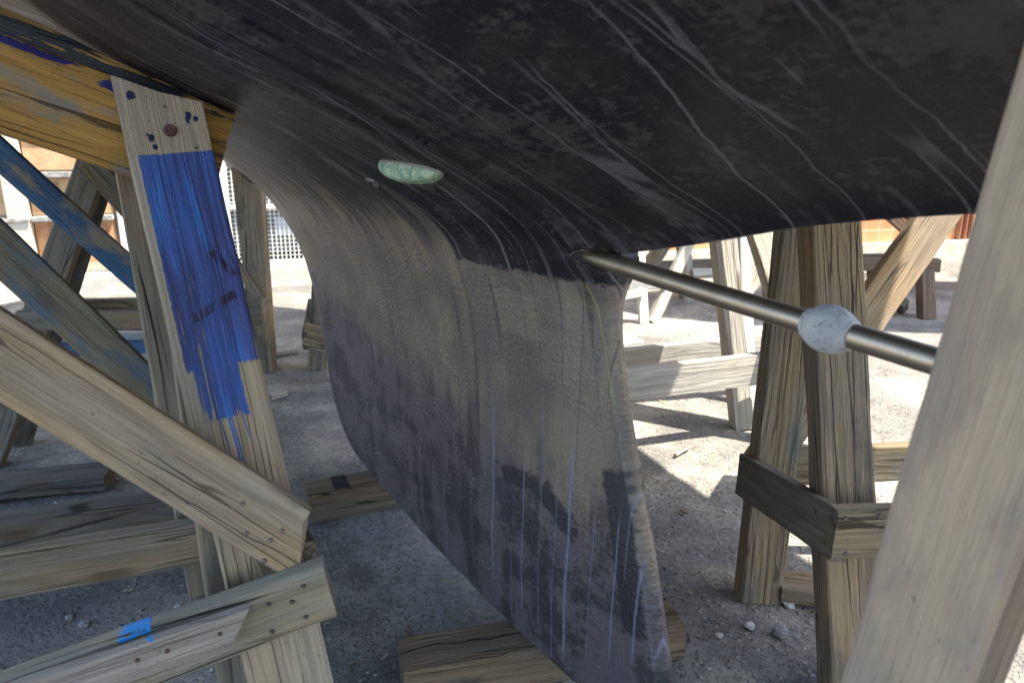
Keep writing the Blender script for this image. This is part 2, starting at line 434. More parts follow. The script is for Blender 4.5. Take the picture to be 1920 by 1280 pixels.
# ------------------------------------------------------------------ the wall closing the yard
FU = Vector((.9707, .2405, 0)); FN = Vector((.2405, -.9707, 0)); F0 = Vector((-3.57, 5.7, 0))
FM = Matrix(((FU.x, -FN.x, 0, F0.x), (FU.y, -FN.y, 0, F0.y), (0, 0, 1, 0), (0, 0, 0, 1)))   # local x along the wall, y INTO it, z up
def fbox(name, mat, parent, u0, u1, y0, y1, z0, z1, c=.004):
    return bm_obj(name, box_data(u0, u1, y0, y1, z0, z1, c), mat, parent, FM)
M_PLASTER = simple('cream_plaster', (.74, .66, .52), .9, 0, (.66, .57, .44), 5, .004, th=(.3, .7))
M_WHITEP = simple('white_plaster', (.80, .77, .70), .9, 0, (.72, .69, .60), 4, .003, th=(.3, .7))
M_ORANGE = simple('faded_orange_board', (.50, .25, .12), .8, 0, (.58, .33, .17), 9, .003)
M_PALEOR = simple('sun_faded_board', (.60, .39, .22), .8, 0, (.52, .31, .165), 9, .003)
M_LEDGE = simple('grey_cement_ledge', (.42, .40, .36), .9, 0, (.25, .24, .22), 25, .004)
M_KERB = simple('pale_concrete', (.62, .58, .49), .9, 0, (.50, .47, .40), 8, .004)
M_RECESS_SHADE = simple('recess_shade', (.05, .045, .04), .9)  # flat dark colour stands in for the shade inside holes and gaps
bd = thing('storehouse', 'long cream and orange building with shuttered bays behind the boat', 'building', F0)
fbox('wall', M_PLASTER, bd, -6, 14, .05, 3, 0, 3.4)
fbox('roof', M_LEDGE, bd, -6.2, 14.2, -.12, 3.2, 3.4, 3.55)
fbox('plinth', M_KERB, bd, -6, 14, -.14, .05, -.05, .145)
fbox('white_wall', M_WHITEP, bd, .53, 1.36, -.01, .047, .147, 3.39)
# shuttered bays on the left
k = 0
for c0 in (-1.72, -1.22, -.73):
    fbox('pilaster', M_PLASTER, bd, c0 - .2, c0 - .06, -.06, .047, .147, 3.39)
fbox('pilaster', M_PLASTER, bd, -.205, -.065, -.06, .047, .147, 3.39)
for (a, b_) in ((-1.77, -1.43), (-1.27, -.94), (-.78, -.215), (-.055, .505)):
    for i, (z0, z1) in enumerate(((.235, .55), (.60, .875), (.93, 1.35), (1.41, 2.1))):
        sh = fbox('shutter', (M_ORANGE, M_PALEOR, M_PALEOR, M_ORANGE)[(i + k) % 4] if k < 9 else (M_ORANGE, M_PALEOR, M_PALEOR, M_PALEOR)[i], bd, a, b_, .012, .047, z0, z1)
        wv = (a + b_) / 2
        for q in (0, 1):
            u = a + (b_ - a) * (.16 + .52 * q)
            fbox('louvre', M_RUST if q == 2 else simple('brown_louvre', (.40, .20, .12), .8), sh, u, u + (b_ - a) * .2, -.004, .011, z1 - .10, z1 - .035, .002)
        k += 1
    for z in (.575, .90, 1.38):
        fbox('ledge', M_LEDGE, bd, a, b_, -.05, .046, z - .022, z + .018)
fbox('ledge', M_LEDGE, bd, -.235, -.055, -.075, -.062, .555, .585)
# orange tiled front on the right
def tiles():
    b = MatB('orange_glazed_tiles'); v = b.coord('Object'); x, y, z = b.xyz(v)
    gx = (x * (1 / .155)).m('FRACT'); gz = ((z - .13) * (1 / .142)).m('FRACT')
    g = (gx - .5).abs().ss(.455, .475).max((gz - .5).abs().ss(.455, .475))
    n = b.noise(v, sc=3.2, detail=4)
    cell = b.noise(b.vec((x * (1 / .155)).m('FLOOR'), 0.0, ((z - .13) * (1 / .142)).m('FLOOR')), sc=.9, detail=1)
    col = b.mix(cell.ss(.35, .65), (.58, .24, .11), (.66, .33, .16))
    col = b.mix(n.ss(.5, .75) * .3, col, (.75, .40, .2))
    col = b.mix(g, col, (.72, .50, .34))
    return b.done(col, rough=.45, bump=1 - g, dist=.004)
MT = tiles()
fbox('tile_panel', MT, bd, 4.6, 9.6, -.03, .047, .147, 2.6, 0)
for u in (8.36, 8.43, 8.50):
    fbox('drain_pipe', simple('rust_red_pipe', (.40, .19, .12), .7), bd, u, u + .03, -.075, -.032, .147, 2.5, .01)

# ------------------------------------------------------------------ grille door
M_WIRE = simple('white_painted_steel', (.80, .80, .77), .5)
gd = thing('grille_door', 'white steel mesh door with a blank pale sheet behind its wire', 'door', F0 + FU * 1.7)
def grille():
    u0, u1, z0, z1 = 1.36, 2.12, .20, 1.9
    V, F = [], []
    def bar(a0, a1, c0, c1, y0, y1):
        o = len(V)
        V.extend([(a, y, c) for a in (a0, a1) for y in (y0, y1) for c in (c0, c1)])
        F.extend([tuple(o + k for k in f) for f in ((0, 1, 3, 2), (4, 6, 7, 5), (0, 4, 5, 1), (2, 3, 7, 6), (0, 2, 6, 4), (1, 5, 7, 3))])
    p = .0335; r = .0029
    n = int((u1 - u0) / p)
    for i in range(n + 1): bar(u0 + i * p - r, u0 + i * p + r, z0, z1, -.036, -.028)
    for i in range(int((z1 - z0) / p) + 1): bar(u0, u1, z0 + i * p - r, z0 + i * p + r, -.0275, -.0195)
    mesh_obj('wire_mesh', V, F, M_WIRE, gd, FM)
fbox('frame', M_WIRE, gd, 1.31, 2.17, -.075, -.04, .147, .198)
fbox('frame', M_WIRE, gd, 1.31, 1.36, -.072, -.012, .2, 1.95)
fbox('frame', M_WIRE, gd, 2.12, 2.17, -.072, -.012, .2, 1.95)
fbox('crossbar', M_WIRE, gd, 1.362, 2.118, -.074, -.038, .615, .65)
fbox('backing', simple('grey_door_leaf', (.20, .21, .23), .6, 0, (.14, .15, .17), 6), gd, 1.362, 2.118, -.008, .046, .262, 1.94)
fbox('backing', M_RECESS_SHADE, gd, 1.362, 2.118, -.004, .046, .2, .26)
fbox('paper_sheet', simple('pale_blue_sheet', (.66, .72, .80), .5), gd, 1.70, 1.90, -.0185, -.0145, .40, .545, 0)
grille()

# ------------------------------------------------------------------ the boat
def interp(x, xs, ys): return np.interp(x, xs, ys)
def smooth_interp(x, xs, ys):
    """monotone-ish cubic through the points"""
    xs = np.array(xs, float); ys = np.array(ys, float)
    h = np.diff(xs); dl = np.diff(ys) / h
    m = np.zeros_like(ys); m[0] = dl[0]; m[-1] = dl[-1]
    for i in range(1, len(xs) - 1):
        m[i] = 0 if dl[i - 1] * dl[i] <= 0 else (2 * dl[i - 1] * dl[i] / (dl[i - 1] + dl[i]))
    x = np.clip(x, xs[0], xs[-1]); i = np.clip(np.searchsorted(xs, x) - 1, 0, len(xs) - 2)
    t = (x - xs[i]) / h[i]
    return ((2 * t**3 - 3 * t**2 + 1) * ys[i] + (t**3 - 2 * t**2 + t) * h[i] * m[i] + (-2 * t**3 + 3 * t**2) * ys[i + 1] + (t**3 - t**2) * h[i] * m[i + 1])
# bottom line of hull and keel on the centre plane (s aft, z up)
PS_ = [-5.62, -5.42, -5.12, -4.78, -4.4, -3.90, -3.45, -3.26, -3.11, -3.01, -2.925, -2.86, -2.80, -2.70, -2.56, -2.36, -2.12, -1.9]
PZ_ = [2.60, 1.95, 1.25, 1.00, .95, .943, .925, .908, .880, .830, .735, .60, .44, .31, .19, .112, .100, .097]
TES = [-.805, -.855, -.897, -.936, -.984, -1.021, -1.040, -1.040, -1.036, -1.035]
TEZ = [.095, .235, .378, .50, .638, .76, .875, .94, .963, 1.0]
ZC_S = [-5.62, -4.9, -4.0, -3.0, -2.0, -1.3, -1.037, -.86, -.666, -.553, -.445, 0, 1.0, 2.2, 3.2]
ZC_Z = [2.6, 1.16, 1.0, .99, .985, .99, 1.010, 1.045, 1.092, 1.113, 1.130, 1.19, 1.33, 1.52, 1.75]
def z_keel(s): return np.where(s < -1.9, smooth_interp(s, PS_, PZ_), .097)
def te_s(z): return smooth_interp(z, TEZ, TES)
def zc(s): return smooth_interp(s, ZC_S, ZC_Z)
def beam_k(s):     # how full the hull is at each station, 1 amidships
    return smooth_interp(s, [-5.62, -5.3, -4.8, -4, -3, -2, -.5, 1, 3.2], [.02, .28, .56, .82, .96, 1.0, 1.0, .93, .70])
HZ = [-.60, -.40, -.22, -.12, -.05, 0, .05, .10, .16, .22, .26, .318, .378, .434, .55, .75, 1.05, 1.45, 2.0]
HB = [0.0, .002, .006, .012, .021, .037, .09, .17, .28, .39, .475, .615, .715, .79, .94, 1.22, 1.60, 1.92, 2.02]
HB2 = [0.0, .014, .050, .090, .130, .165, .205, .262, .342, .432, .50, .62, .72, .80, .95, 1.23, 1.60, 1.92, 2.02]
def soften(xs, ys, sig):
    X = np.arange(xs[0] - .5, xs[-1] + .5, .002); Y = np.interp(X, xs, ys)
    k = np.exp(-.5 * (np.arange(-4 * sig, 4 * sig, .002) / sig) ** 2); k /= k.sum()
    return X, np.convolve(np.pad(Y, len(k) // 2, mode='edge'), k, 'same')[len(k) // 2:len(k) // 2 + len(X)]
T_B = soften(HZ, HB, .022); T_B2 = soften(HZ, HB2, .045)
HA_Z = [-.012, 0, .02, .05, .10, .16, .22, .318, .434, .55, .75, 1.05, 1.45, 2.0]
HA_B = [0.012, .03, .06, .12, .21, .32, .43, .62, .80, .97, 1.25, 1.62, 1.93, 2.02]
T_A = soften(HA_Z, HA_B, .008)
LEs = np.linspace(-5.62, -1.2, 640); LEz = z_keel(LEs)
def half(s, z):
    """half-breadth of hull plus keel at stations s and heights z (arrays of one shape)"""
    s = np.asarray(s, float); z = np.asarray(z, float)
    zz = z - zc(s)
    k = np.interp(s, [-6, -3.3, -2.9, -1.9, -1.2, -1.0], [.0, .5, 1.0, .8, .30, .1])
    bk = beam_k(s)
    hf = (np.interp(zz, *T_B) * (1 - k) + np.interp(zz, *T_B2) * k) * bk
    d_te = np.clip(te_s(np.minimum(z, 1.0)) - s, 0, 9)
    ft = np.clip(d_te / .16, 0, 1); ft = ft * ft * (3 - 2 * ft); fz = np.clip((z - .90) / .08, 0, 1)
    hf = np.where(z < .99, hf * (ft + (1 - ft) * fz), hf)
    thick = np.interp(z, [.09, .3, .6, .9, 1.1], [.085, .095, .085, .072, .06])
    thick = thick * np.where(s < -3.2, np.interp(s, [-4.5, -3.2], [.5, 1]), 1)
    g_te = np.interp(d_te, [0, .006, .03, .10, .30, .60, 1.0], [.17, .25, .30, .39, .65, .90, 1.0])
    d_le = np.sqrt(np.min((LEs[None, :] - s[:, None]) ** 2 + (LEz[None, :] - z[:, None]) ** 2, axis=1))
    tt = np.clip((s + 2.95) / .75, 0, 1); d_le = d_le + .6 * tt * tt * (3 - 2 * tt)
    g_le = np.sqrt(np.clip(1 - (1 - np.clip(d_le / .55, 0, 1)) ** 2, 0, 1)) * .97 + .03
    fwd = thick * g_te * g_le + hf * np.clip(d_le / .12, 0, 1) ** .5
    t = np.clip((s + 1.035) / .14, 0, 1); t = t * t * (3 - 2 * t)
    aft = (np.interp(zz, *T_A) * t + np.interp(zz, *T_B) * (1 - t)) * bk + .0105 * (1 - t)
    r = np.where((s <= -1.035) | (z < .99), fwd, aft)
    # the slot the propeller shaft comes out of
    za = .992 - .0632 * (s + 1.115)
    hw = .0185 * np.sqrt(np.clip((s + 1.078) / .035, 0, 1))
    m = np.clip((hw - np.abs(z - za)) / .0025, 0, 1) * (s < -.99)
    return r * (1 - m) + np.minimum(r, .002) * m
def sheer(s): return np.interp(s, [-5.62, -3, 0, 3.2], [2.95, 2.72, 2.65, 2.7])
def normal_at(s, z):
    e = .004
    hs = (half(s + e * .5 - np.where(np.abs(s + 1.035) < .01, e, 0), z) - half(s - e * .5 - np.where(np.abs(s + 1.035) < .01, e, 0), z)) / e
    hz = (half(s, z + e) - half(s, z - e)) / (2 * e)
    n = np.stack([-hs, np.ones_like(hs), -hz], 1)
    return n / np.linalg.norm(n, axis=1)[:, None]
BM = Matrix(((AX.x, NX.x, 0, ORG.x), (AX.y, NX.y, 0, ORG.y), (0, 0, 1, 0), (0, 0, 0, 1)))   # local x = s, y = b (port), z up
def grid(stations, nq, keel):
    """columns of points: keel part when keel is True (stations sheared to follow the raked trailing edge)"""
    P, Nn, U = [], [], []
    for sg in stations:
        zt = float(sheer(sg))
        if keel:
            zl = float(z_keel(np.array(float(sg)))) + (.004 if sg < -1.9 else 0)
        else: zl = float(zc(np.array(float(sg)))) - .012
        z = zl + (zt - zl) * np.linspace(0, 1, 700)
        w = float(np.clip((sg + 2.2) / 1.165, 0, 1)) if keel else 0
        s = sg + (te_s(np.minimum(z, 1.0)) + 1.035) * w
        s = np.where(z > .99, sg, s)
        if keel: s = np.minimum(s, te_s(np.minimum(z, 1.0)) - 1e-5); s = np.minimum(s, np.where(z > .99, -1.0351, 9))
        h = half(s, z)
        L = np.concatenate([[0], np.cumsum(np.hypot(np.diff(h), np.diff(z)))])
        dens = np.cumsum(np.concatenate([[0], np.diff(L) * (1 + 1.2 * (np.abs(z[1:] - float(zc(np.array(float(sg)))) + .03) < .2) + (8 * (np.abs(z[1:] - .99) < .035) if sg > -1.16 else 0))])); dens /= dens[-1]
        q = np.linspace(0, 1, nq)
        zi = np.interp(q, dens, z); si = np.interp(q, dens, s); Li = np.interp(q, dens, L); hi = half(si, zi)
        P.append(np.stack([si, hi, zi], 1)); Nn.append(normal_at(si, zi)); U.append(np.stack([si, Li + (0 if keel else .93)], 1))
    return np.array(P), np.array(Nn), np.array(U)
def build_boat(name, label, MW, mat_hull, mat_deck):
    root = thing(name, label, 'boat', MW.translation)
    g1 = grid(np.concatenate([np.linspace(-5.61, -3.8, 34)[:-1], np.linspace(-3.8, -2.5, 62)[:-1], np.linspace(-2.5, -1.15, 60)[:-1], np.linspace(-1.15, -1.035, 32)]), 170, True)
    g2 = grid(np.concatenate([np.linspace(-1.035, -.3, 40)[:-1], np.linspace(-.3, 3.2, 40)]), 120, False)
    parts = {'hull': [], 'keel': []}; deckf = []
    V = []; NV = []; UVv = []
    def addv(p, n, u): V.append(tuple(p)); NV.append(tuple(n)); UVv.append(tuple(u)); return len(V) - 1
    def cell(idx, flat=False):
        c = np.mean([V[i] for i in idx], axis=0)
        kz = float(zc(np.array(c[0]))) - (.17 if c[0] > -2.6 else .17 + (c[0] + 2.6) * -.0)
        which = 'keel' if (c[2] < kz and c[0] < -.75 and c[0] > -3.25) else 'hull'
        parts[which].append((idx, flat))
    for (P, Nn, U) in (g1, g2):
        ns, nq = P.shape[:2]
        I = {}
        for side in (1, -1):
            for i in range(ns):
                for j in range(nq):
                    p = P[i, j] * (1, side, 1); n = Nn[i, j] * (1, side, 1)
                    I[side, i, j] = addv(p, n, (U[i, j, 0] + (17 if side < 0 else 0), U[i, j, 1]))
            for i in range(ns - 1):
                for j in range(nq - 1):
                    q = [I[side, i, j], I[side, i + 1, j], I[side, i + 1, j + 1], I[side, i, j + 1]]
                    cell(q if side < 0 else q[::-1])
        for i in range(ns - 1):                      # bottom
            cell([I[1, i, 0], I[1, i + 1, 0], I[-1, i + 1, 0], I[-1, i, 0]][::-1], True)
        for i in range(ns - 1):                      # deck
            deckf.append([V[k] for k in (I[1, i, nq - 1], I[1, i + 1, nq - 1], I[-1, i + 1, nq - 1], I[-1, i, nq - 1])])
        ends = [(ns - 1, False)] if P is g1[0] else [(ns - 1, False)]
        for (i, fl) in ends:
            for j in range(nq - 1):
                if P is g1[0] and P[i, j, 2] > 1.02: continue
                if P is g1[0]:
                    m0 = addv((P[i, j, 0] + P[i, j, 1] * .55, 0, P[i, j, 2]), (1, 0, 0), (0, 0)) if j == 0 else m1
                    m1 = addv((P[i, j + 1, 0] + P[i, j + 1, 1] * .55, 0, P[i, j + 1, 2]), (1, 0, 0), (0, 0))
                    cell([I[1, i, j], I[1, i, j + 1], m1, m0]); cell([m0, m1, I[-1, i, j + 1], I[-1, i, j]])
                else: cell([I[1, i, j], I[1, i, j + 1], I[-1, i, j + 1], I[-1, i, j]], True)
    for pn, cells in parts.items():
        used = sorted({i for c, _ in cells for i in c}); mp = {k: i for i, k in enumerate(used)}
        me = bpy.data.meshes.new(pn)
        me.from_pydata([V[k] for k in used], [], [[mp[i] for i in c] for c, _ in cells]); me.update()
        me.polygons.foreach_set('use_smooth', [not fl for _, fl in cells])
        uvl = me.uv_layers.new(name='UVMap'); nl = []
        for poly, (c, fl) in zip(me.polygons, cells):
            for li in poly.loop_indices:
                k = used[me.loops[li].vertex_index]
                uvl.data[li].uv = UVv[k]
                nl.append(tuple(poly.normal) if fl else NV[k])
        me.normals_split_custom_set(nl)
        me.materials.append(mat_hull)
        link(bpy.data.objects.new(pn, me), root, MW)
    vs = [v for f in deckf for v in f]
    mesh_obj('deck', vs, [tuple(range(4 * i, 4 * i + 4)) for i in range(len(deckf))], mat_deck, root, MW)
    return root

RUNS = [(-1.379, .18, .63, .0035), (-1.198, .16, .70, .0016), (-1.11, .14, .60, .005), (-1.15, .11, .53, .0015), (-1.26, .16, .52, .0022), (-1.767, .16, .59, .0012), (-.952, .41, .81, .0014),
        (-.917, .25, .44, .003), (-1.04, .17, .49, .0014), (-.976, .22, .51, .002), (-1.473, .16, .40, .0012), (-.869, .28, .55, .002), (-1.62, .12, .34, .002), (-1.30, .12, .30, .0014)]
DRUNS = [(-1.245, .73, .92, .001), (-1.204, .72, .93, .0012), (-1.145, .73, .96, .0012), (-1.099, .56, .97, .001), (-1.03, .73, .98, .001), (-1.395, .61, .76, .001), (-1.528, .37, .65, .001), (-1.338, .77, .91, .004), (-1.503, .73, .86, .006), (-1.9, .5, .8, .004), (-2.1, .45, .75, .003)]
def hull_material():
    b = MatB('antifouling_paint'); ob = b.coord('Object')
    u, y, z = b.xyz(ob); v = z + (y.abs() - .11).max(0.0)
    uv = b.vec(u, v, y * .8)
    wn_ = b.noise(uv, (3, 1.4, 1), detail=2) - .5
    jit = b.noise(uv, (1, 9, 1), sc=1.5, detail=3, off=(4, 4, 0)) - .5
    N = lambda sx, sv, d=4, r=.6, o=0.0: b.noise(b.vec(u * sx + wn_ * (.05 * sx), v * sv, y * (.12 * sx) + o), detail=d, rough=r)
    grit = b.noise(uv, (170, 170, 1), detail=4, rough=.75).ss(.28, .72)
    grain = b.noise(uv, (55, 75, 1), detail=5, rough=.7, off=(3, 1, 0)) - .5
    blot = b.noise(uv, (2.3, 3.4, 1), detail=5, rough=.6, off=(1, 8, 0))
    blot2 = b.noise(uv, (5.5, 9, 1), detail=5, rough=.65, off=(7, 2, 0))
    blot3 = b.noise(uv, (9, 3.5, 1), detail=4, rough=.6, off=(2, 9, 0))
    streak = N(34, 1.3, 7, .72, 1.0); streak2 = N(80, 1.8, 5, .7, 2.0); broad = N(9, 1.0, 4, .6, 3.0)
    # ---- underside of the hull: near black, chalky purple grey patches with grainy brushed edges
    dark = b.mix(blot.ss(.42, .60), (.0125, .0122, .0165), (.028, .0245, .027))
    pm = (blot2 * .55 + broad * .5 + grain * .55 + (streak - .5) * .25).ss(.545, .62)
    dark = b.mix(pm * .6, dark, (.078, .066, .066))
    pm2 = (blot3 * .35 + streak * .75 + grain * .3).ss(.58, .70)
    dark = b.mix(pm2 * .55, dark, (.080, .070, .076))
    fwd = u.ss(-1.3, -3.0)
    dark = b.mix(fwd * streak.ss(.42, .62) * .55, dark, (.062, .052, .047))
    dark = b.mix(fwd * streak2.ss(.5, .68) * .35, dark, (.12, .105, .09))
    # long pale runs, wandering and forking
    r1 = b.vedge(b.vec(u * 8 + wn_ * .8 + jit * .16, v * .62, 0.0), (1, 1, 1)).ss(.015, .004) * b.noise(uv, (5, 1.4, 1), detail=3, off=(3, 3, 0)).ss(.44, .60)
    r2 = b.vedge(b.vec(u * 15 + wn_ * 1.3 + jit * .12, v * .9, 5.0), (1, 1, 1)).ss(.028, .008) * b.noise(uv, (8, 1.6, 1), detail=3, off=(8, 1, 0)).ss(.47, .60)
    r3 = b.vedge(b.vec(u * 4.4 + wn_ * .4 + jit * .10, v * .4, 9.0), (1, 1, 1)).ss(.011, .003) * b.noise(uv, (3, 1.2, 1), detail=3, off=(1, 6, 0)).ss(.46, .56)
    fine = N(120, .9, 4, .65, 6.0).ss(.60, .70) * b.noise(uv, (6, 1.5, 1), detail=3, off=(5, 9, 0)).ss(.45, .58)
    runs = (r1 * .75).max(r2 * .6).max(r3 * .8).max(fine * .45) * (grain * .9 + .85).max(0.0).min(1.0)
    hullc = b.mix(runs, dark, (.19, .175, .19))
    # ---- keel: warm grey brown above, violet and black below
    kb = b.mix((blot * .5 + broad * .5).ss(.42, .58), (.130, .108, .088), (.225, .180, .130))
    kb = b.mix((blot2 * .5 + streak * .5).ss(.50, .60) * .55, kb, (.132, .105, .096))
    kb = b.mix((broad * .6 + blot3 * .4 + grain * .2).ss(.52, .58) * .45, kb, (.095, .083, .088))
    vl = (z + (blot3 - .5) * .45 + (streak - .5) * .35 + grain * .10 + (u + 1.2) * .16).ss(.56, .40)
    low_c = b.mix((blot2 * .6 + broad * .4 + grain * .25).ss(.45, .53), (.030, .027, .034), (.098, .080, .090))
    low_c = b.mix((broad * .5 + streak * .5).ss(.52, .60) * .5, low_c, (.066, .064, .082))
    kb = b.mix(vl * .92, kb, low_c)
    je = (b.noise(uv, (26, 60, 1), detail=6, rough=.7, off=(2, 6, 0)) - .5)
    def band(u0, u1, z0, z1, soft=.006): return inrange(u + je * .03, u0, u1, soft) * inrange(z + je * .05, z0, z1, soft)
    kb = b.mix(band(-1.33, -1.20, .80, .895) * .5, kb, (.24, .20, .145))
    kb = b.mix(band(-1.215, -1.11, .73, .83) * .4, kb, (.215, .18, .14))
    kb = b.mix(band(-1.43, -1.335, .72, .93, .004) * .35, kb, (.10, .09, .10))
    kb = b.mix(band(-1.14, -1.10, .60, .935) * .35, kb, (.23, .195, .14))
    smear = seg(u + je * .05, z + je * .08, -1.345, .468, -1.20, .485, .022, .008).max(seg(u + je * .05, z + je * .08, -1.20, .485, -1.09, .42, .026, .008)).max(seg(u + je * .03, z + je * .06, -1.00, .60, -.915, .30, .030, .005)).max(seg(u + je * .05, z + je * .08, -1.67, .42, -1.58, .20, .03, .02) * .6)
    kb = b.mix(smear * .88, kb, (.022, .020, .027))
    rm = None
    for (s_, a, c, w) in RUNS:
        q = inrange(z, a, c, .03) * (u + jit * (w * 1.6 + .002) - s_).abs().ss(w + .0012, w * .4) * (.55 if w < .002 else .8)
        rm = q if rm is None else rm.max(q)
    kb = b.mix(rm * (grain * 1.2 + .8).max(0.0).min(1.0), kb, (.20, .205, .29))
    dm = None
    for (s_, a, c, w) in DRUNS:
        q = inrange(z, a, c, .02) * (u + jit * .003 - s_).abs().ss(w + .001, w * .5); dm = q if dm is None else dm.max(q)
    kb = b.mix(dm * .6, kb, (.040, .034, .042))
    gr = inrange(z, .72, .945, .02) * (u + jit * .003 - (z * -.30 - .80)).abs().ss(.0030, .0015)
    kb = b.mix(gr * .75, kb, (.27, .24, .12))
    sp = b.voro(uv, (1, 1, 1), sc=75).ss(.11, .05) * b.noise(uv, (4, 4, 1), detail=2).ss(.50, .60)
    kb = b.mix(sp * .75, kb, (.34, .33, .35))
    # ---- where one gives way to the other
    behind = u.ss(-1.43, -1.455)
    edge = z + je * .05 + grain * .02
    soft = z + (u * -1 - 2.5).max(0.0) * .24 + (streak - .5) * .55 + (blot3 - .5) * .25 + grain * .12
    low = (edge.ss(.946, .934) * (1 - behind)).max(soft.ss(1.12, .95) * behind)
    col = b.mix(low, hullc, kb)
    col = b.gain(col, grit * .42 + .78)
    stip = b.noise(uv, (105, 105, 1), detail=2, rough=.5)
    stip_m = b.noise(uv, (3, 3, 1), detail=3, off=(0, 4, 0)).ss(.40, .60)
    h = grit * .12 + stip * (stip_m * 1.1 + .3) * (low * .85 + .12) + b.noise(uv, (14, 9, 1), detail=3, off=(5, 1, 1)) * .9 + runs * .3
    return b.done(col, rough=grit * .16 + .42 - low * .08, spec=low * .22 + .28, bump=h, dist=.0040)
M_HULL = hull_material()
M_DECK = simple('pale_deck_paint', (.6, .58, .52), .6)
boat = build_boat('sailing_yacht', 'dark sailing boat hull overhead with brushed grey keel standing on timber blocks', BM, M_HULL, M_DECK)
boat['category'] = 'boat'
hullo = [o for o in boat.children if o.name.startswith('hull')][0]

# propeller shaft with its zinc
def lathe(name, prof, mat, parent, p0, axis, seg_n=40, bump=None, smooth=True):
    a = Vector(axis).normalized(); q = a.to_track_quat('Z', 'Y').to_matrix().to_4x4()
    mw = Matrix.Translation(p0) @ q
    V, F = [], []
    for (z, r) in prof:
        for i in range(seg_n):
            t = 2 * math.pi * i / seg_n; rr = r
            if bump: rr += bump * mn.noise(Vector((math.cos(t) * 3, math.sin(t) * 3, z * 60)))
            V.append((rr * math.cos(t), rr * math.sin(t), z))
    n = len(prof)
    for j in range(n - 1):
        for i in range(seg_n):
            k = (i + 1) % seg_n; F.append((j * seg_n + i, j * seg_n + k, (j + 1) * seg_n + k, (j + 1) * seg_n + i))
    F.append(tuple(range(seg_n))[::-1]); F.append(tuple((n - 1) * seg_n + i for i in range(seg_n)))
    o = mesh_obj(name, V, F, mat, parent, mw, smooth=smooth)
    return o
SH0 = SB(-1.115, .040, .990); SH1 = SB(-.466, 0, .951); SD = (SH1 - SH0).normalized()
b = MatB('brushed_stainless_steel'); v = b.coord('Object')
n1 = b.noise(v, (60, 60, 3), detail=4); n2 = b.noise(v, (8, 8, 25), detail=4)
M_STEEL = b.done(b.mix(n2.ss(.45, .7) * .5, (.50, .42, .32), (.34, .27, .19)), rough=n1 * .16 + .34, metal=1.0, bump=n1, dist=.0004)
shaft = lathe('propeller_shaft', [(-.12, .0150)] + [(.02 + i * .05, .0163) for i in range(28)], M_STEEL, boat, SH0, SD, 48)
def zinc():
    b = MatB('pitted_zinc'); v = b.coord('Object')
    n1 = b.noise(v, sc=60, detail=5, rough=.7); n2 = b.noise(v, sc=220, detail=4, rough=.7); n3 = b.noise(v, sc=22, detail=3)
    col = b.mix(n3.ss(.4, .6), (.47, .48, .49), (.58, .58, .56))
    col = b.mix(n1.ss(.52, .64) * .7, col, (.27, .28, .30))
    col = b.mix(n2.ss(.60, .66) * .8, col, (.09, .09, .10))
    return b.done(col, rough=.75, metal=.1, bump=n1 + n2 * .6, dist=.004)
AN = PB(1562, 616)
tz = (AN - SH0).dot(SD)
R0 = .031
prof = [(-.0335, .0165), (-.033, .019)] + [(-.0325 + .065 * i / 22, max(.0195, R0 * (1 - abs((i / 11 - 1)) ** 2.3 * .66) ** .6)) for i in range(23)] + [(.033, .019), (.0335, .0165)]
an = lathe('zinc_anode', prof, zinc(), shaft, SH0 + SD * tz, SD, 56, bump=.0003)
up = (Vector((0, 0, 1)) - SD * SD.z).normalized(); cd = (CAM - AN).normalized()
side = (cd * .85 + up * .62 - SD * .1); side = (side - SD * side.dot(SD)).normalized()
hp = AN - SD * .011 + side * (R0 - .0022)
hq = side.to_track_quat('Z', 'Y').to_matrix().to_4x4()
bm = bmesh.new(); bmesh.ops.create_cone(bm, segments=20, radius1=.0066, radius2=.0066, depth=.006, cap_ends=True)
for v in bm.verts: v.co.x *= 1.5
bm_obj('bolt_hole', bm, M_RECESS_SHADE, an, Matrix.Translation(hp) @ hq)  # solid dark disc, the shade of the hole is painted on
bm = bmesh.new(); bmesh.ops.create_uvsphere(bm, u_segments=14, v_segments=8, radius=.0042)
bm_obj('bolt', bm, M_NAIL, an, Matrix.Translation(hp + side * .0015) @ hq, smooth=True)
# the oval lip where the shaft leaves the keel
def lip():
    V, F = [], []; m = 8; pts = []
    for k in range(31): pts.append((-1.035 - .0425 * k / 30, -1))
    for k in range(30, -1, -1): pts.append((-1.035 - .0425 * k / 30, 1))
    for n, (sv, sg) in enumerate(pts):
        za = .992 - .0632 * (sv + 1.115); hw = .0190 * math.sqrt(max(0, min(1, (sv + 1.078) / .035)))
        zv = za + sg * hw
        hb = float(half(np.array([sv - .0001]), np.array([za + sg * (hw + .004)]))[0])
        p = SB(sv, hb, zv)
        rr = .0014 * (1 + .7 * mn.noise(Vector((n * .5, 4, 2))))
        for j in range(m):
            tt = 2 * math.pi * j / m
            V.append(p + NX * (math.cos(tt) * rr) + Vector((0, 0, 1)) * (math.sin(tt) * rr))
    n = len(pts)
    for i in range(n - 1):
        for j in range(m):
            F.append((i * m + j, (i + 1) * m + j, (i + 1) * m + (j + 1) % m, i * m + (j + 1) % m))
    mesh_obj('stern_tube_lip', V, F, simple('dark_sealant', (.05, .042, .036), .7, 0, (.17, .14, .09), 120), boat, None, smooth=True)
lip()

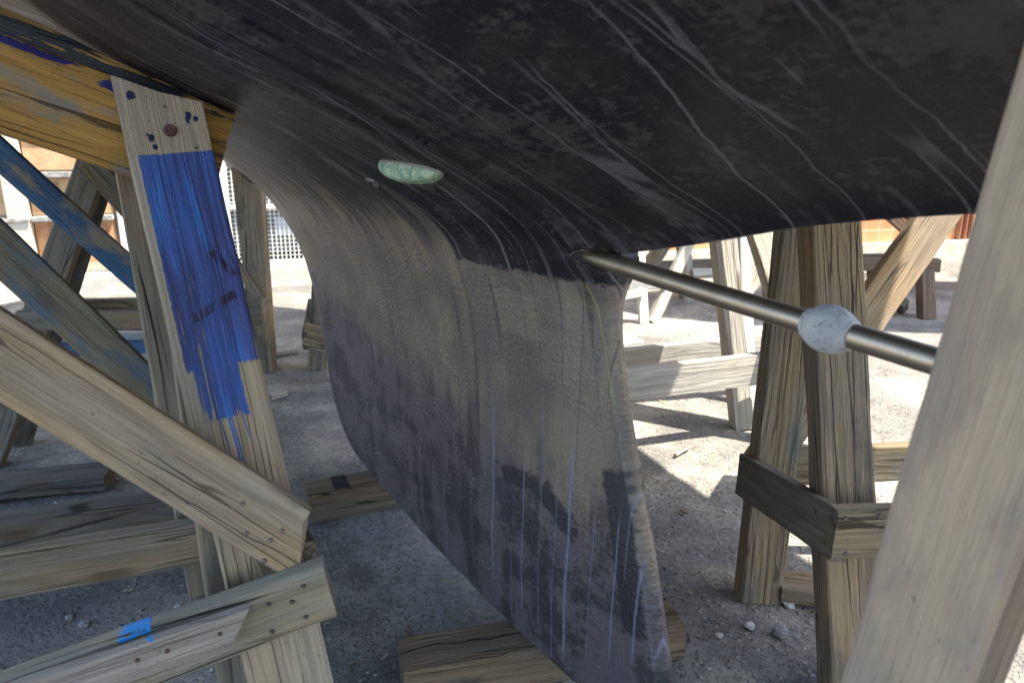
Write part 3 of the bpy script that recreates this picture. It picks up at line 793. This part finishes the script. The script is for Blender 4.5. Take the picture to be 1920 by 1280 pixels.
# bronze water intake and a small skin fitting under the hull
dg = bpy.context.evaluated_depsgraph_get()
me_h = hullo.data; bvh = BVHTree.FromPolygons([BM @ v.co for v in me_h.vertices], [tuple(p.vertices) for p in me_h.polygons])
def on_hull(px, py):
    loc, nor, i, d = bvh.ray_cast(CAM, ray(px, py).normalized()); 
    if nor.dot(CAM - loc) < 0: nor = -nor
    return loc, nor
def scoop():
    l0, n0 = on_hull(712, 302); l1, n1_ = on_hull(830, 322); c = (l0 + l1) / 2
    cc, nn = on_hull(770, 314)
    ex = (l1 - l0); half_l = ex.length / 2; ex.normalize()
    nn = (nn - ex * nn.dot(ex)).normalized(); ey = nn.cross(ex)
    if ey.dot(CAM - c) < 0: ey = -ey
    b = MatB('verdigris_bronze'); v = b.coord('Object'); x, y, z = b.xyz(v)
    n = b.noise(v, sc=60, detail=5, rough=.65); n2 = b.noise(v, (30, 30, 30), sc=6, detail=3)
    col = b.mix(n.ss(.4, .62), (.15, .27, .19), (.36, .45, .33)); col = b.mix(n2.ss(.5, .62) * .7, col, (.52, .50, .30))
    col = b.mix((z + (n - .5) * .003).ss(.0065, .005), col, (.24, .215, .19))
    M1 = b.done(col, rough=.8, bump=n, dist=.002)
    V, F = [], []; nu, nv = 40, 16
    dep = half_l * .40
    # clam shaped cup: flat rim on the hull, belly hanging off it
    for i in range(nu + 1):
        a = -1 + 2 * i / nu
        for j in range(nv + 1):
            t = math.pi * j / nv
            wdt = (max(0, 1 - abs(a) ** 2.4)) ** .6
            skew = .0 
            yy = math.cos(t) * half_l * (.20 if math.cos(t) > 0 else .46) * wdt
            zz = math.sin(t) ** .8 * dep * wdt * (1 - .18 * a) - .002
            V.append((a * half_l, yy + .15 * zz, zz))
    for i in range(nu):
        for j in range(nv):
            k = i * (nv + 1) + j; F.append((k, k + 1, k + nv + 2, k + nv + 1))
    mw = Matrix(((ex.x, ey.x, nn.x, c.x), (ex.y, ey.y, nn.y, c.y), (ex.z, ey.z, nn.z, c.z), (0, 0, 0, 1)))
    mesh_obj('water_intake', V, F, M1, boat, mw, smooth=True)
scoop()
def fitting():
    c, nn = on_hull(700, 341); q = nn.to_track_quat('Z', 'Y').to_matrix().to_4x4()
    o = lathe('skin_fitting', [(-.004, .017), (.002, .0175), (.005, .0155), (.006, .0105), (.002, .009), (-.003, .0085)], simple('old_black_bronze', (.05, .05, .052), .5, .4, (.20, .19, .18), 70), boat, c, nn, 28)
fitting()

# second boat further back on the right (unseen, hull narrowed so its shadow fits the far ground)
def second_boat():
    root = thing('unseen_boat', 'second boat standing further back, out of the picture above the right', 'boat', (6.4, 5.0, 0))
    rot = Matrix(((1, 0, 0, 6.4), (0, -1, 0, 5.05), (0, 0, 1, -.02), (0, 0, 0, 1))) @ Matrix.Diagonal((.8, .42, .93, 1))
    for ch in list(boat.children):
        if ch.name in ('hull', 'keel', 'deck'):
            c = ch.copy(); c.parent = None; C.objects.link(c); c.parent = root
            c.matrix_basis = Matrix.Translation(root.location).inverted() @ rot
second_boat()

# ------------------------------------------------------------------ timber blocks under the keel
GRP_B = 'timber blocks under the keel'
def block(name, label, fl, fr, depth, h, mat, ext=0.0):
    fl = Vector(fl); fr = Vector(fr); d = (fr - fl).normalized(); n = Vector((d.y, -d.x, 0))
    mid = Vector((0, 0, -h / 2))
    o = timber(name, None, fl + mid, fr + mid, h, depth, n, mat, e1=ext, rough=.004, chamf=.007, wane=.006)
    tag(o, label, 'timber block', GRP_B); return o
block('keel_block', 'cracked wood block under the near corner of the keel, biggest of the blocks', G(757, 1262, .096), G(1287, 1173, .096), .125, .10, W_BLOCK)
block('keel_block', 'wood block with a black stain under the far end of the keel', G(577, 931, .093), G(732, 905, .093), .13, .10, W_BLOCK2, .10)

# ------------------------------------------------------------------ near left trestle
GRP = 'timber trestles shoring up the boats'
AF = AX.copy()
t1 = thing('boat_trestle', 'near trestle at left with a bright blue painted leg under a golden beam', 'trestle', (-.6, 1.35, 0), GRP)
pa, pb = D(297, 172, 1.35), D(548, 1280, 1.35)
d = (pb - pa).normalized(); foot = pa + d * ((pa.z) / -d.z)
leg = timber('leg', t1, pa, foot, .142, .036, AF, W_L1, e0=.0, cut0=.46, rough=.0012, chamf=.003)
nails(leg, [(308, 200), (368, 277), (276, 253)], .003)
nails(leg, [(319, 245)], .0125, M_RUST, 'bolt', .004)
# beam under the hull
bR = PS_face = None
fs = -1.585
def onS(px, py, s):
    r = ray(px, py); k = s / (r.x * AX.x + r.y * AX.y); return CAM + r * k
bl, br = onS(0, 155, fs), onS(417, 304, fs)
BM0 = .85
def blotch_up(b, raw, p, col, h):
    x, y, z = b.xyz(raw)
    n1 = b.noise(p, (16, 50, 50), detail=4, off=(1, 1, 8)); j = (n1 - .5) * .03
    m = ((y - .070 + j * .8).abs().ss(.007, .005) * inrange(x + j, BM0 - .05, BM0 + .10, .01)).max((y - .058 + j).abs().ss(.010, .007) * inrange(x + j, BM0 + .135, BM0 + .175, .006))
    return b.mix(m * n1.ss(.35, .4), col, (.02, .022, .12)), h + m * .4, .8
W_GOLDB = wood('golden_pine_beam_wood', (.27, .22, .14), (.40, .225, .06), .74, crack=.8, stain=(.19, .20, .18), stain_amt=.33,
               paint=lambda b, raw, p, col, h, f1, f2: blotch_up(b, raw, p, col, h))
beam = timber('top_beam', t1, bl, br, .170, .15, AF, W_GOLDB, e0=BM0, rough=.003, chamf=.010, w1=.165, cut1=-.05)
# wedge shaped cap between beam and hull, its face leaning back
bd_ = (br - bl).normalized(); bup = AF.cross(bd_) * -1
if bup.z < 0: bup = -bup
nc = (AF * .72 + bup * .69).normalized()
# cap: prism whose sloping face runs from the beam's front edge to the hull
def cap():
    V, F = [], []; n = 60
    L = (br - bl).length + BM0
    for i in range(n + 1):
        f = i / n; x = -BM0 + L * f; wb = .170 / 2
        hh = .095 - .085 * f + .003 * mn.noise(Vector((x * 9, 0, 0)))
        bk_ = .060 - .040 * f
        j1 = .0025 * mn.noise(Vector((x * 12, 3, 0))); j2 = .0035 * mn.noise(Vector((x * 14, 7, 0)))
        V += [(x, wb - .006 , -.002 + j1), (x, wb + hh * .5, -bk_ * .5 + j2), (x, wb + hh, -bk_ + j2), (x, wb + hh, -.14), (x, wb - .006, -.14)]
    for i in range(n):
        for j in range(5):
            a = i * 5 + j; b_ = i * 5 + (j + 1) % 5; F.append((a, a + 5, b_ + 5, b_))
    F.append((0, 1, 2, 3, 4)); F.append(tuple(n * 5 + k for k in (4, 3, 2, 1, 0)))
    yv = AF.cross(bd_)
    mw = Matrix(((bd_.x, yv.x, AF.x, bl.x), (bd_.y, yv.y, AF.y, bl.y), (bd_.z, yv.z, AF.z, bl.z), (0, 0, 0, 1)))
    mesh_obj('cap_board', V, F, W_PEEL, t1, mw)
cap()
#timber('splice_board', t1, onS(0, 300, fs - .03), onS(300, 372, fs - .03), .10, .04, AF, W_MID, e0=.6, cut1=.1)
# doubler seen behind the leg's left edge
timber('back_layer', t1, D(330, 330, 1.47), D(450, 1180, 1.46), .10, .05, AF, W_GREY2, e1=.30, rough=.001)
# far leg of the same A-frame
FLt, FLb = D(262, 320, 1.66), G(387, 1113) 
timber('leg', t1, FLt, FLb, .095, .06, AF, W_GREY2, e0=.02, w1=.085)
# brace, rails and scrap board on the front
D1a, D1b = D(0, 667, 1.155), D(565, 1022, 1.297)
br1 = timber('brace', t1, D1a, D1b, .118, .030, AF, W_GREY, e0=.75, cut1=-.66, chamf=.002)
nails(br1, [(455, 944), (462, 999), (508, 1012), (529, 995), (496, 1051)], .0048)
zr = .43
R1b, R1a = D(620, 1110, 1.295), D(100, 1302, 1.215)
def loc_on(p0, p1, n, e0, px, py):
    d = (p1 - p0).normalized(); q0 = p0 - d * e0; nn = (n - d * n.dot(d)).normalized(); yv = nn.cross(d)
    r = ray(px, py); k = (q0 - CAM).dot(nn) / r.dot(nn); w = CAM + r * k - q0
    return w.dot(d), w.dot(yv)
def daub(pts):
    def f(b, raw, p, col, h, f1, f2):
        x, y, z = b.xyz(raw); n1 = b.noise(p, (60, 60, 60), detail=4); j = (n1 - .5) * .028
        m = None
        for (x0, y0, x1, y1, w) in pts:
            q = seg(x + j, y + j * .6, x0, y0, x1, y1, w, .0015); m = q if m is None else m.max(q)
        return b.mix(m, col, (.02, .27, .66)), h + m * .2, .75
    return f
e0R = .35
a1 = loc_on(R1a, R1b, AF, e0R, 222, 1203); a2 = loc_on(R1a, R1b, AF, e0R, 282, 1180)
W_R1 = wood('rail_wood_with_blue_daub', (.28, .25, .19), (.31, .235, .13), .45, crack=.9, light=(.35, .32, .25), paint=daub([(a1[0], a1[1], a2[0], a2[1], .0035)]))
r1 = timber('rail', t1, R1a, R1b, .112, .036, AF, W_R1, e0=e0R, cut1=.10, chamf=.004)
nails(r1, [(504, 1132), (569, 1098), (574, 1156), (511, 1183), (548, 1127)], .0046)
S1a, S1b = D(50, 1312, 1.168), D(449, 1178, 1.228)
c1 = loc_on(S1a, S1b, AF, .3, 276, 1200); c2 = loc_on(S1a, S1b, AF, .3, 286, 1203)
W_S1 = wood('plank_wood_with_blue_daub', (.35, .29, .235), (.36, .28, .20), .45, crack=.4, ring=.7, paint=daub([(c1[0], c1[1], c2[0], c2[1], .0038)]))
s1 = timber('scrap_board', t1, S1a, S1b, .060, .020, AF, W_S1, e0=.3, cut1=.85, chamf=.0015, rough=.001)
nails(s1, [(413, 1187), (314, 1219), (258, 1236)], .0042, M_RUST)
# short plate that closes the foot frame on its far side
timber('cross_plate', t1, D(600, 1062, 1.36), D(574, 1022, 1.50), .10, .03, -NX, W_GREY2)
# rails on the far legs
timber('rail', t1, D(0, 1083, 1.70), D(395, 1014, 1.90), .118, .035, AF, W_GREY, e0=.45, chamf=.003)
timber('rail', t1, D(0, 1003, 2.08), D(345, 950, 2.22), .115, .035, AF, W_MID, e0=.5, chamf=.003)
timber('brace', t1, D(0, 470, 1.72), D(313, 765, 1.98), .098, .035, AF, W_BLUEGREY, e0=.5, chamf=.003)

# board lying on the ground at left
tb = timber('loose_board', None, G(-150, 910, .06), G(205, 878, .06), .15, .05, (0, 0, 1), W_DARK, e0=.2, chamf=.006, wane=.01)
tag(tb, 'dark bark edged board lying on the dirt behind the left rails', 'board')

# ------------------------------------------------------------------ second left trestle
t2 = thing('boat_trestle', 'second trestle at left with a faded blue diagonal brace', 'trestle', (-1.8, 2.8, 0), GRP)
def ext_ground(p0, p1, z=0.0):
    d = (p1 - p0).normalized(); return p0 + d * ((z - p0.z) / d.z)
a, c = D(172, 300, 2.90), D(80, 560, 2.84)
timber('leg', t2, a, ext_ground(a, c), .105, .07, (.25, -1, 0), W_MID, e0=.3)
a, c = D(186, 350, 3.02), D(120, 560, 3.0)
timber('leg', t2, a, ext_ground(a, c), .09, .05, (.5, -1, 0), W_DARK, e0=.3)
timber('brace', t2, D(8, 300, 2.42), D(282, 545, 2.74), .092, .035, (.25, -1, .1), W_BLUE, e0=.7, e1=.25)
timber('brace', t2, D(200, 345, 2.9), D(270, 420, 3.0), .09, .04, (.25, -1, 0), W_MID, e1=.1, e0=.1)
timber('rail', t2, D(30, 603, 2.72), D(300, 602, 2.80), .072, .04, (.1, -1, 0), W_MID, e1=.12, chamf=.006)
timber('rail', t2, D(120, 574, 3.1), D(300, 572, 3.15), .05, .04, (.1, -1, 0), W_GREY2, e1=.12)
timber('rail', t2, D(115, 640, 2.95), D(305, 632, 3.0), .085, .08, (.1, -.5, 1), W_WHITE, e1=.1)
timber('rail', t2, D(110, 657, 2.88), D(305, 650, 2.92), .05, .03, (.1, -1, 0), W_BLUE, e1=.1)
a, c = D(287, 620, 3.05), G(291, 708)
timber('leg', t2, a, c, .075, .05, (.1, -1, 0), W_BLUE)
a, c = D(100, 600, 2.85), G(96, 700)

# ------------------------------------------------------------------ post under the forefoot
t3 = thing('boat_trestle', 'brown post trestle with a plank collar left of the mesh door', 'trestle', (-1.3, 3.8, 0), GRP)
a, c = D(461, 330, 3.9), G(494, 699)
timber('leg', t3, a, c, .145, .10, (.1, -1, 0), W_BROWN, e0=.05, w1=.10)
timber('collar', t3, D(440, 588, 3.72), D(490, 586, 3.72), .14, .03, (.1, -1, 0), W_GREY2)
timber('collar', t3, D(487, 585, 3.72), D(508, 578, 3.95), .13, .03, (.8, -.5, 0), W_GREY2)
timber('brace', t3, D(428, 470, 3.9), D(482, 560, 3.86), .045, .03, (.1, -1, 0), W_GREY2)

t4 = thing('boat_trestle', 'trestle leg with a tilted plank in the gap left of the keel', 'trestle', (-1.0, 3.8, 0), GRP)
a, c = D(605, 480, 3.95), G(593, 694)
timber('leg', t4, a, c, .105, .08, (-.15, -1, 0), W_GREY2, e0=.3)
timber('rail', t4, D(569, 628, 3.82), D(660, 652, 3.78), .125, .03, (-.1, -1, 0), W_GREY, cut0=0, e1=.3)
timber('rail', t4, D(567, 640, 3.83), D(578, 575, 4.15), .10, .03, (-1, -.3, 0), W_DARK)
a, c = D(618, 600, 3.6), G(628, 714)
timber('leg', t4, a, c, .05, .05, (-.1, -1, 0), W_PALE)
GS = 'scrap wood lying on the ground'
def lying(name, label, p0, p1, w, h, mat, **k):
    o = timber(name, None, Vector(p0) , Vector(p1), w, h, (0, 0, 1), mat, **k); tag(o, label, 'wood scrap', GS)
lying('wood_strip', 'thin pale strip of wood left of the tilted plank', G(505, 660, .03), G(556, 652, .03), .06, .025, W_PLANK)
lying('wood_offcut', 'short pale offcut beside the blue painted leg', G(500, 737, .03), G(530, 728, .03), .08, .03, W_PLANK)

# ------------------------------------------------------------------ right trestle, starboard side
t5 = thing('boat_trestle', 'brown trestle behind the zinc anode with two stout legs and a plank collar', 'trestle', (.7, 1.6, 0), GRP)
NY = Vector((.06, -1, 0))
a, c = D(1569, 409, 1.70), D(1612, 1280, 1.62)
RL1 = timber('leg', t5, a, ext_ground(a, c), .120, .088, (.0, -1, 0), W_BROWN, e0=.16, chamf=.006, rough=.002)
a, c = D(1508, 419, 1.92), G(1427, 1133)
RL2 = timber('leg', t5, a, c, .108, .075, (-.04, -1, 0), W_RING, e0=.16, chamf=.005, rough=.002)
C1 = timber('collar', t5, D(1382, 888, 2.02), D(1562, 1004, 1.555), .112, .035, (-1, .12, .06), W_MID, chamf=.004)
nails(C1, [(1529, 959), (1395, 872)], .005)
C2 = timber('collar', t5, D(1566, 1004, 1.545), D(1760, 996, 1.575), .110, .035, NY, W_RING, chamf=.004)
nails(C2, [(1585, 971), (1585, 1037), (1650, 966)], .0052)
timber('brace', t5, D(1779, 383, 2.20), D(1445, 858, 2.16), .112, .045, (-.1, -1, 0), W_GREY, e0=.35, e1=.05, chamf=.004)
timber('rail', t5, D(1440, 883, 2.12), D(1730, 868, 2.10), .106, .04, NY, W_RING, e1=.5, chamf=.004)
timber('top_beam', t5, SB(-1.25, -.40, 1.13), SB(-1.25, -1.2, 1.33), .10, .12, AF, W_BROWN)
sl = timber('loose_board', None, G(1462, 1083, .05), G(1600, 1098, .05), .10, .045, (0, 0, 1), W_BROWN, rough=.003, chamf=.005)
tag(sl, 'brown board lying between the feet of the right trestle', 'board')

# near right leg
t9 = thing('boat_trestle', 'pale out of focus timber leg crossing the right foreground', 'trestle', SB(-.35, .2, 0), GRP)
cen = lambda px, py: PB(px, py, .25)
b0, b1 = cen(1808, 895), cen(1684, 1278)
nl = timber('leg', t9, b1, b0, .105, .080, NX, W_NEAR, e1=.335, chamf=.006, rough=.001)
# run the leg down to the ground
dd = (b1 - b0).normalized(); ft = b1 + dd * (b1.z / -dd.z)
bpy.data.objects.remove(nl)
nl = timber('leg', t9, b0 - dd * .385, ft, .099, .020, NX, W_NEAR, chamf=.004, rough=.001)
timber('back_layer', t9, b0 - dd * .385 - NX * .0205, ft - NX * .0205, .095, .060, NX, W_NEAR_SHADE, chamf=.003, rough=.001)  # layer added behind the leg so its side face reads as shaded
timber('leg', t9, SB(-.16, .21, 1.14), SB(.30, .21, 0), .105, .08, NX, W_NEAR)
timber('rail', t9, SB(-.50, .284, .22), SB(.34, .284, .22), .10, .032, NX, W_NEAR)

# ------------------------------------------------------------------ sunlit trestle behind the keel on the right
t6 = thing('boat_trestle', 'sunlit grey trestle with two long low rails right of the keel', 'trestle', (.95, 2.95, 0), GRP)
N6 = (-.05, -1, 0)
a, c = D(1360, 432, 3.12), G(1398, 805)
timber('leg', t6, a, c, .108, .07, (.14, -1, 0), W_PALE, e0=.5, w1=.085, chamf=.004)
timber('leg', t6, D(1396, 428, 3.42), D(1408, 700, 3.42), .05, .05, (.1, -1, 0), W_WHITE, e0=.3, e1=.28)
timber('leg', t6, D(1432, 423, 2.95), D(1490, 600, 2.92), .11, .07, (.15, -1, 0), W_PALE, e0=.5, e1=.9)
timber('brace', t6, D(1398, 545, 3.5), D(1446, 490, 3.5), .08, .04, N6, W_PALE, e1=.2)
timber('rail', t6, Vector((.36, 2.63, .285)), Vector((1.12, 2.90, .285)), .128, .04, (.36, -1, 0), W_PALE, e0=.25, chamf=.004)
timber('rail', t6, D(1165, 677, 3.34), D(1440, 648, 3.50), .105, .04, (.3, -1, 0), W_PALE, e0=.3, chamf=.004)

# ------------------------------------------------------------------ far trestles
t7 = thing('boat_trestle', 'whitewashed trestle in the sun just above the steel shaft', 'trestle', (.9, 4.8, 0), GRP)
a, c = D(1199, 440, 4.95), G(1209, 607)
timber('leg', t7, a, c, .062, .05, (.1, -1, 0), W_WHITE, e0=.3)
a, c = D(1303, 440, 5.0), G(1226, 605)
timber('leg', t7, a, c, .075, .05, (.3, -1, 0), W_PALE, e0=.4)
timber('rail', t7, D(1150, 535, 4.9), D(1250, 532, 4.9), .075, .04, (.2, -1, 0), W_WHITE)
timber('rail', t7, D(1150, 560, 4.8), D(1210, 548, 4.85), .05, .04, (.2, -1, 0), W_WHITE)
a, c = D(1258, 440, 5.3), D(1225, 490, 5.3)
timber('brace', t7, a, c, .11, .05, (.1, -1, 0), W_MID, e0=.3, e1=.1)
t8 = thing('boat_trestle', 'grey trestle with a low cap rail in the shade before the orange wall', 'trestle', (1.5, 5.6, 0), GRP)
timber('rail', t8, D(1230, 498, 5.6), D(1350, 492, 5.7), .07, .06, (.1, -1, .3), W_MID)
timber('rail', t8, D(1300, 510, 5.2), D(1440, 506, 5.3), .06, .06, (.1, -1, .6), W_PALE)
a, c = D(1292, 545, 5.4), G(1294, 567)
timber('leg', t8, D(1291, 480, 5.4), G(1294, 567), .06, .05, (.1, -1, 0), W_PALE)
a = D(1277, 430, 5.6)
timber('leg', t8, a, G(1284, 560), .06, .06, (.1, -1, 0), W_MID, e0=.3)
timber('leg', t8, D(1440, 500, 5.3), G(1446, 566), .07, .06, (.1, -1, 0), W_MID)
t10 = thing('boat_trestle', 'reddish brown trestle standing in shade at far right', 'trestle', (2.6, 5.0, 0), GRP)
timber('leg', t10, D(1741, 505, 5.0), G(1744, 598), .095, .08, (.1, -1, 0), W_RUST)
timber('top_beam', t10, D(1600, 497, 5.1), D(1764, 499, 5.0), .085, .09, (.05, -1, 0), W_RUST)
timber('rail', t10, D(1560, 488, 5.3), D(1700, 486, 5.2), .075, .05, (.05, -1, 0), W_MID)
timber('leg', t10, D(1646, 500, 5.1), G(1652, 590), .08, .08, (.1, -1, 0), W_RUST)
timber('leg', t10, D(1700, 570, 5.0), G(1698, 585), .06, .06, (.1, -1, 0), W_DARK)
t11 = thing('boat_trestle', 'brown crossed braces in front of the orange tiled wall', 'trestle', (3.2, 6.3, 0), GRP)
a, c = D(1650, 385, 6.3), D(1706, 433, 6.3)
timber('brace', t11, a, c, .09, .06, (.1, -1, 0), W_RUST, e0=.4, e1=.1)
timber('leg', t11, D(1709, 380, 6.3), G(1712, 505), .08, .06, (.1, -1, 0), W_RUST, e0=.5)
lying('wood_board', 'pale wide board lying in the sun beside the keel edge', G(1120, 634, .05), G(1186, 628, .05), .28, .04, W_WHITE)
lying('wood_chip', 'small reddish stick on sunlit ground between the shadow lines', G(1266, 850, .02), G(1292, 836, .02), .012, .012, W_PLANK)
lying('wood_chip', 'thin dark chip on shaded dirt right of the keel', G(1276, 953, .012), G(1288, 960, .012), .012, .008, W_BROWN)
def stone(label, px, py, r, c):
    bm = bmesh.new(); bmesh.ops.create_icosphere(bm, subdivisions=3, radius=r)
    for v in bm.verts:
        v.co *= 1 + .35 * mn.noise(v.co * (1.4 / r) + Vector((px, 0, 0))); v.co.z *= .6
    p = G(px, py, r * .35)
    o = bm_obj('stone', bm, c, None, Matrix.Translation(p)); tag(o, label, 'stone', 'larger stones on the dirt')
MS = simple('grey_rock', (.26, .26, .26), .9, 0, (.16, .16, .17), 60, .002); MS2 = simple('white_rock', (.55, .54, .50), .9, 0, (.4, .39, .36), 60, .002)
stone('grey stone on the dirt at lower right near the trestle foot', 1464, 1184, .020, MS)
stone('pale flat stone beside the board between the right trestle feet', 1480, 1133, .014, MS2)
stone('pale chip of stone on the dirt in front of the right trestle', 1406, 1172, .012, MS2)
stone('whitish stone on the dirt framed by the near left trestle rails', 333, 1137, .009, MS2)
stone('round grey stone left of the whitish one, between the left rails', 130, 1157, .010, MS)
stone('brown grey stone between the left rails and near the foot block', 158, 1168, .013, MS)
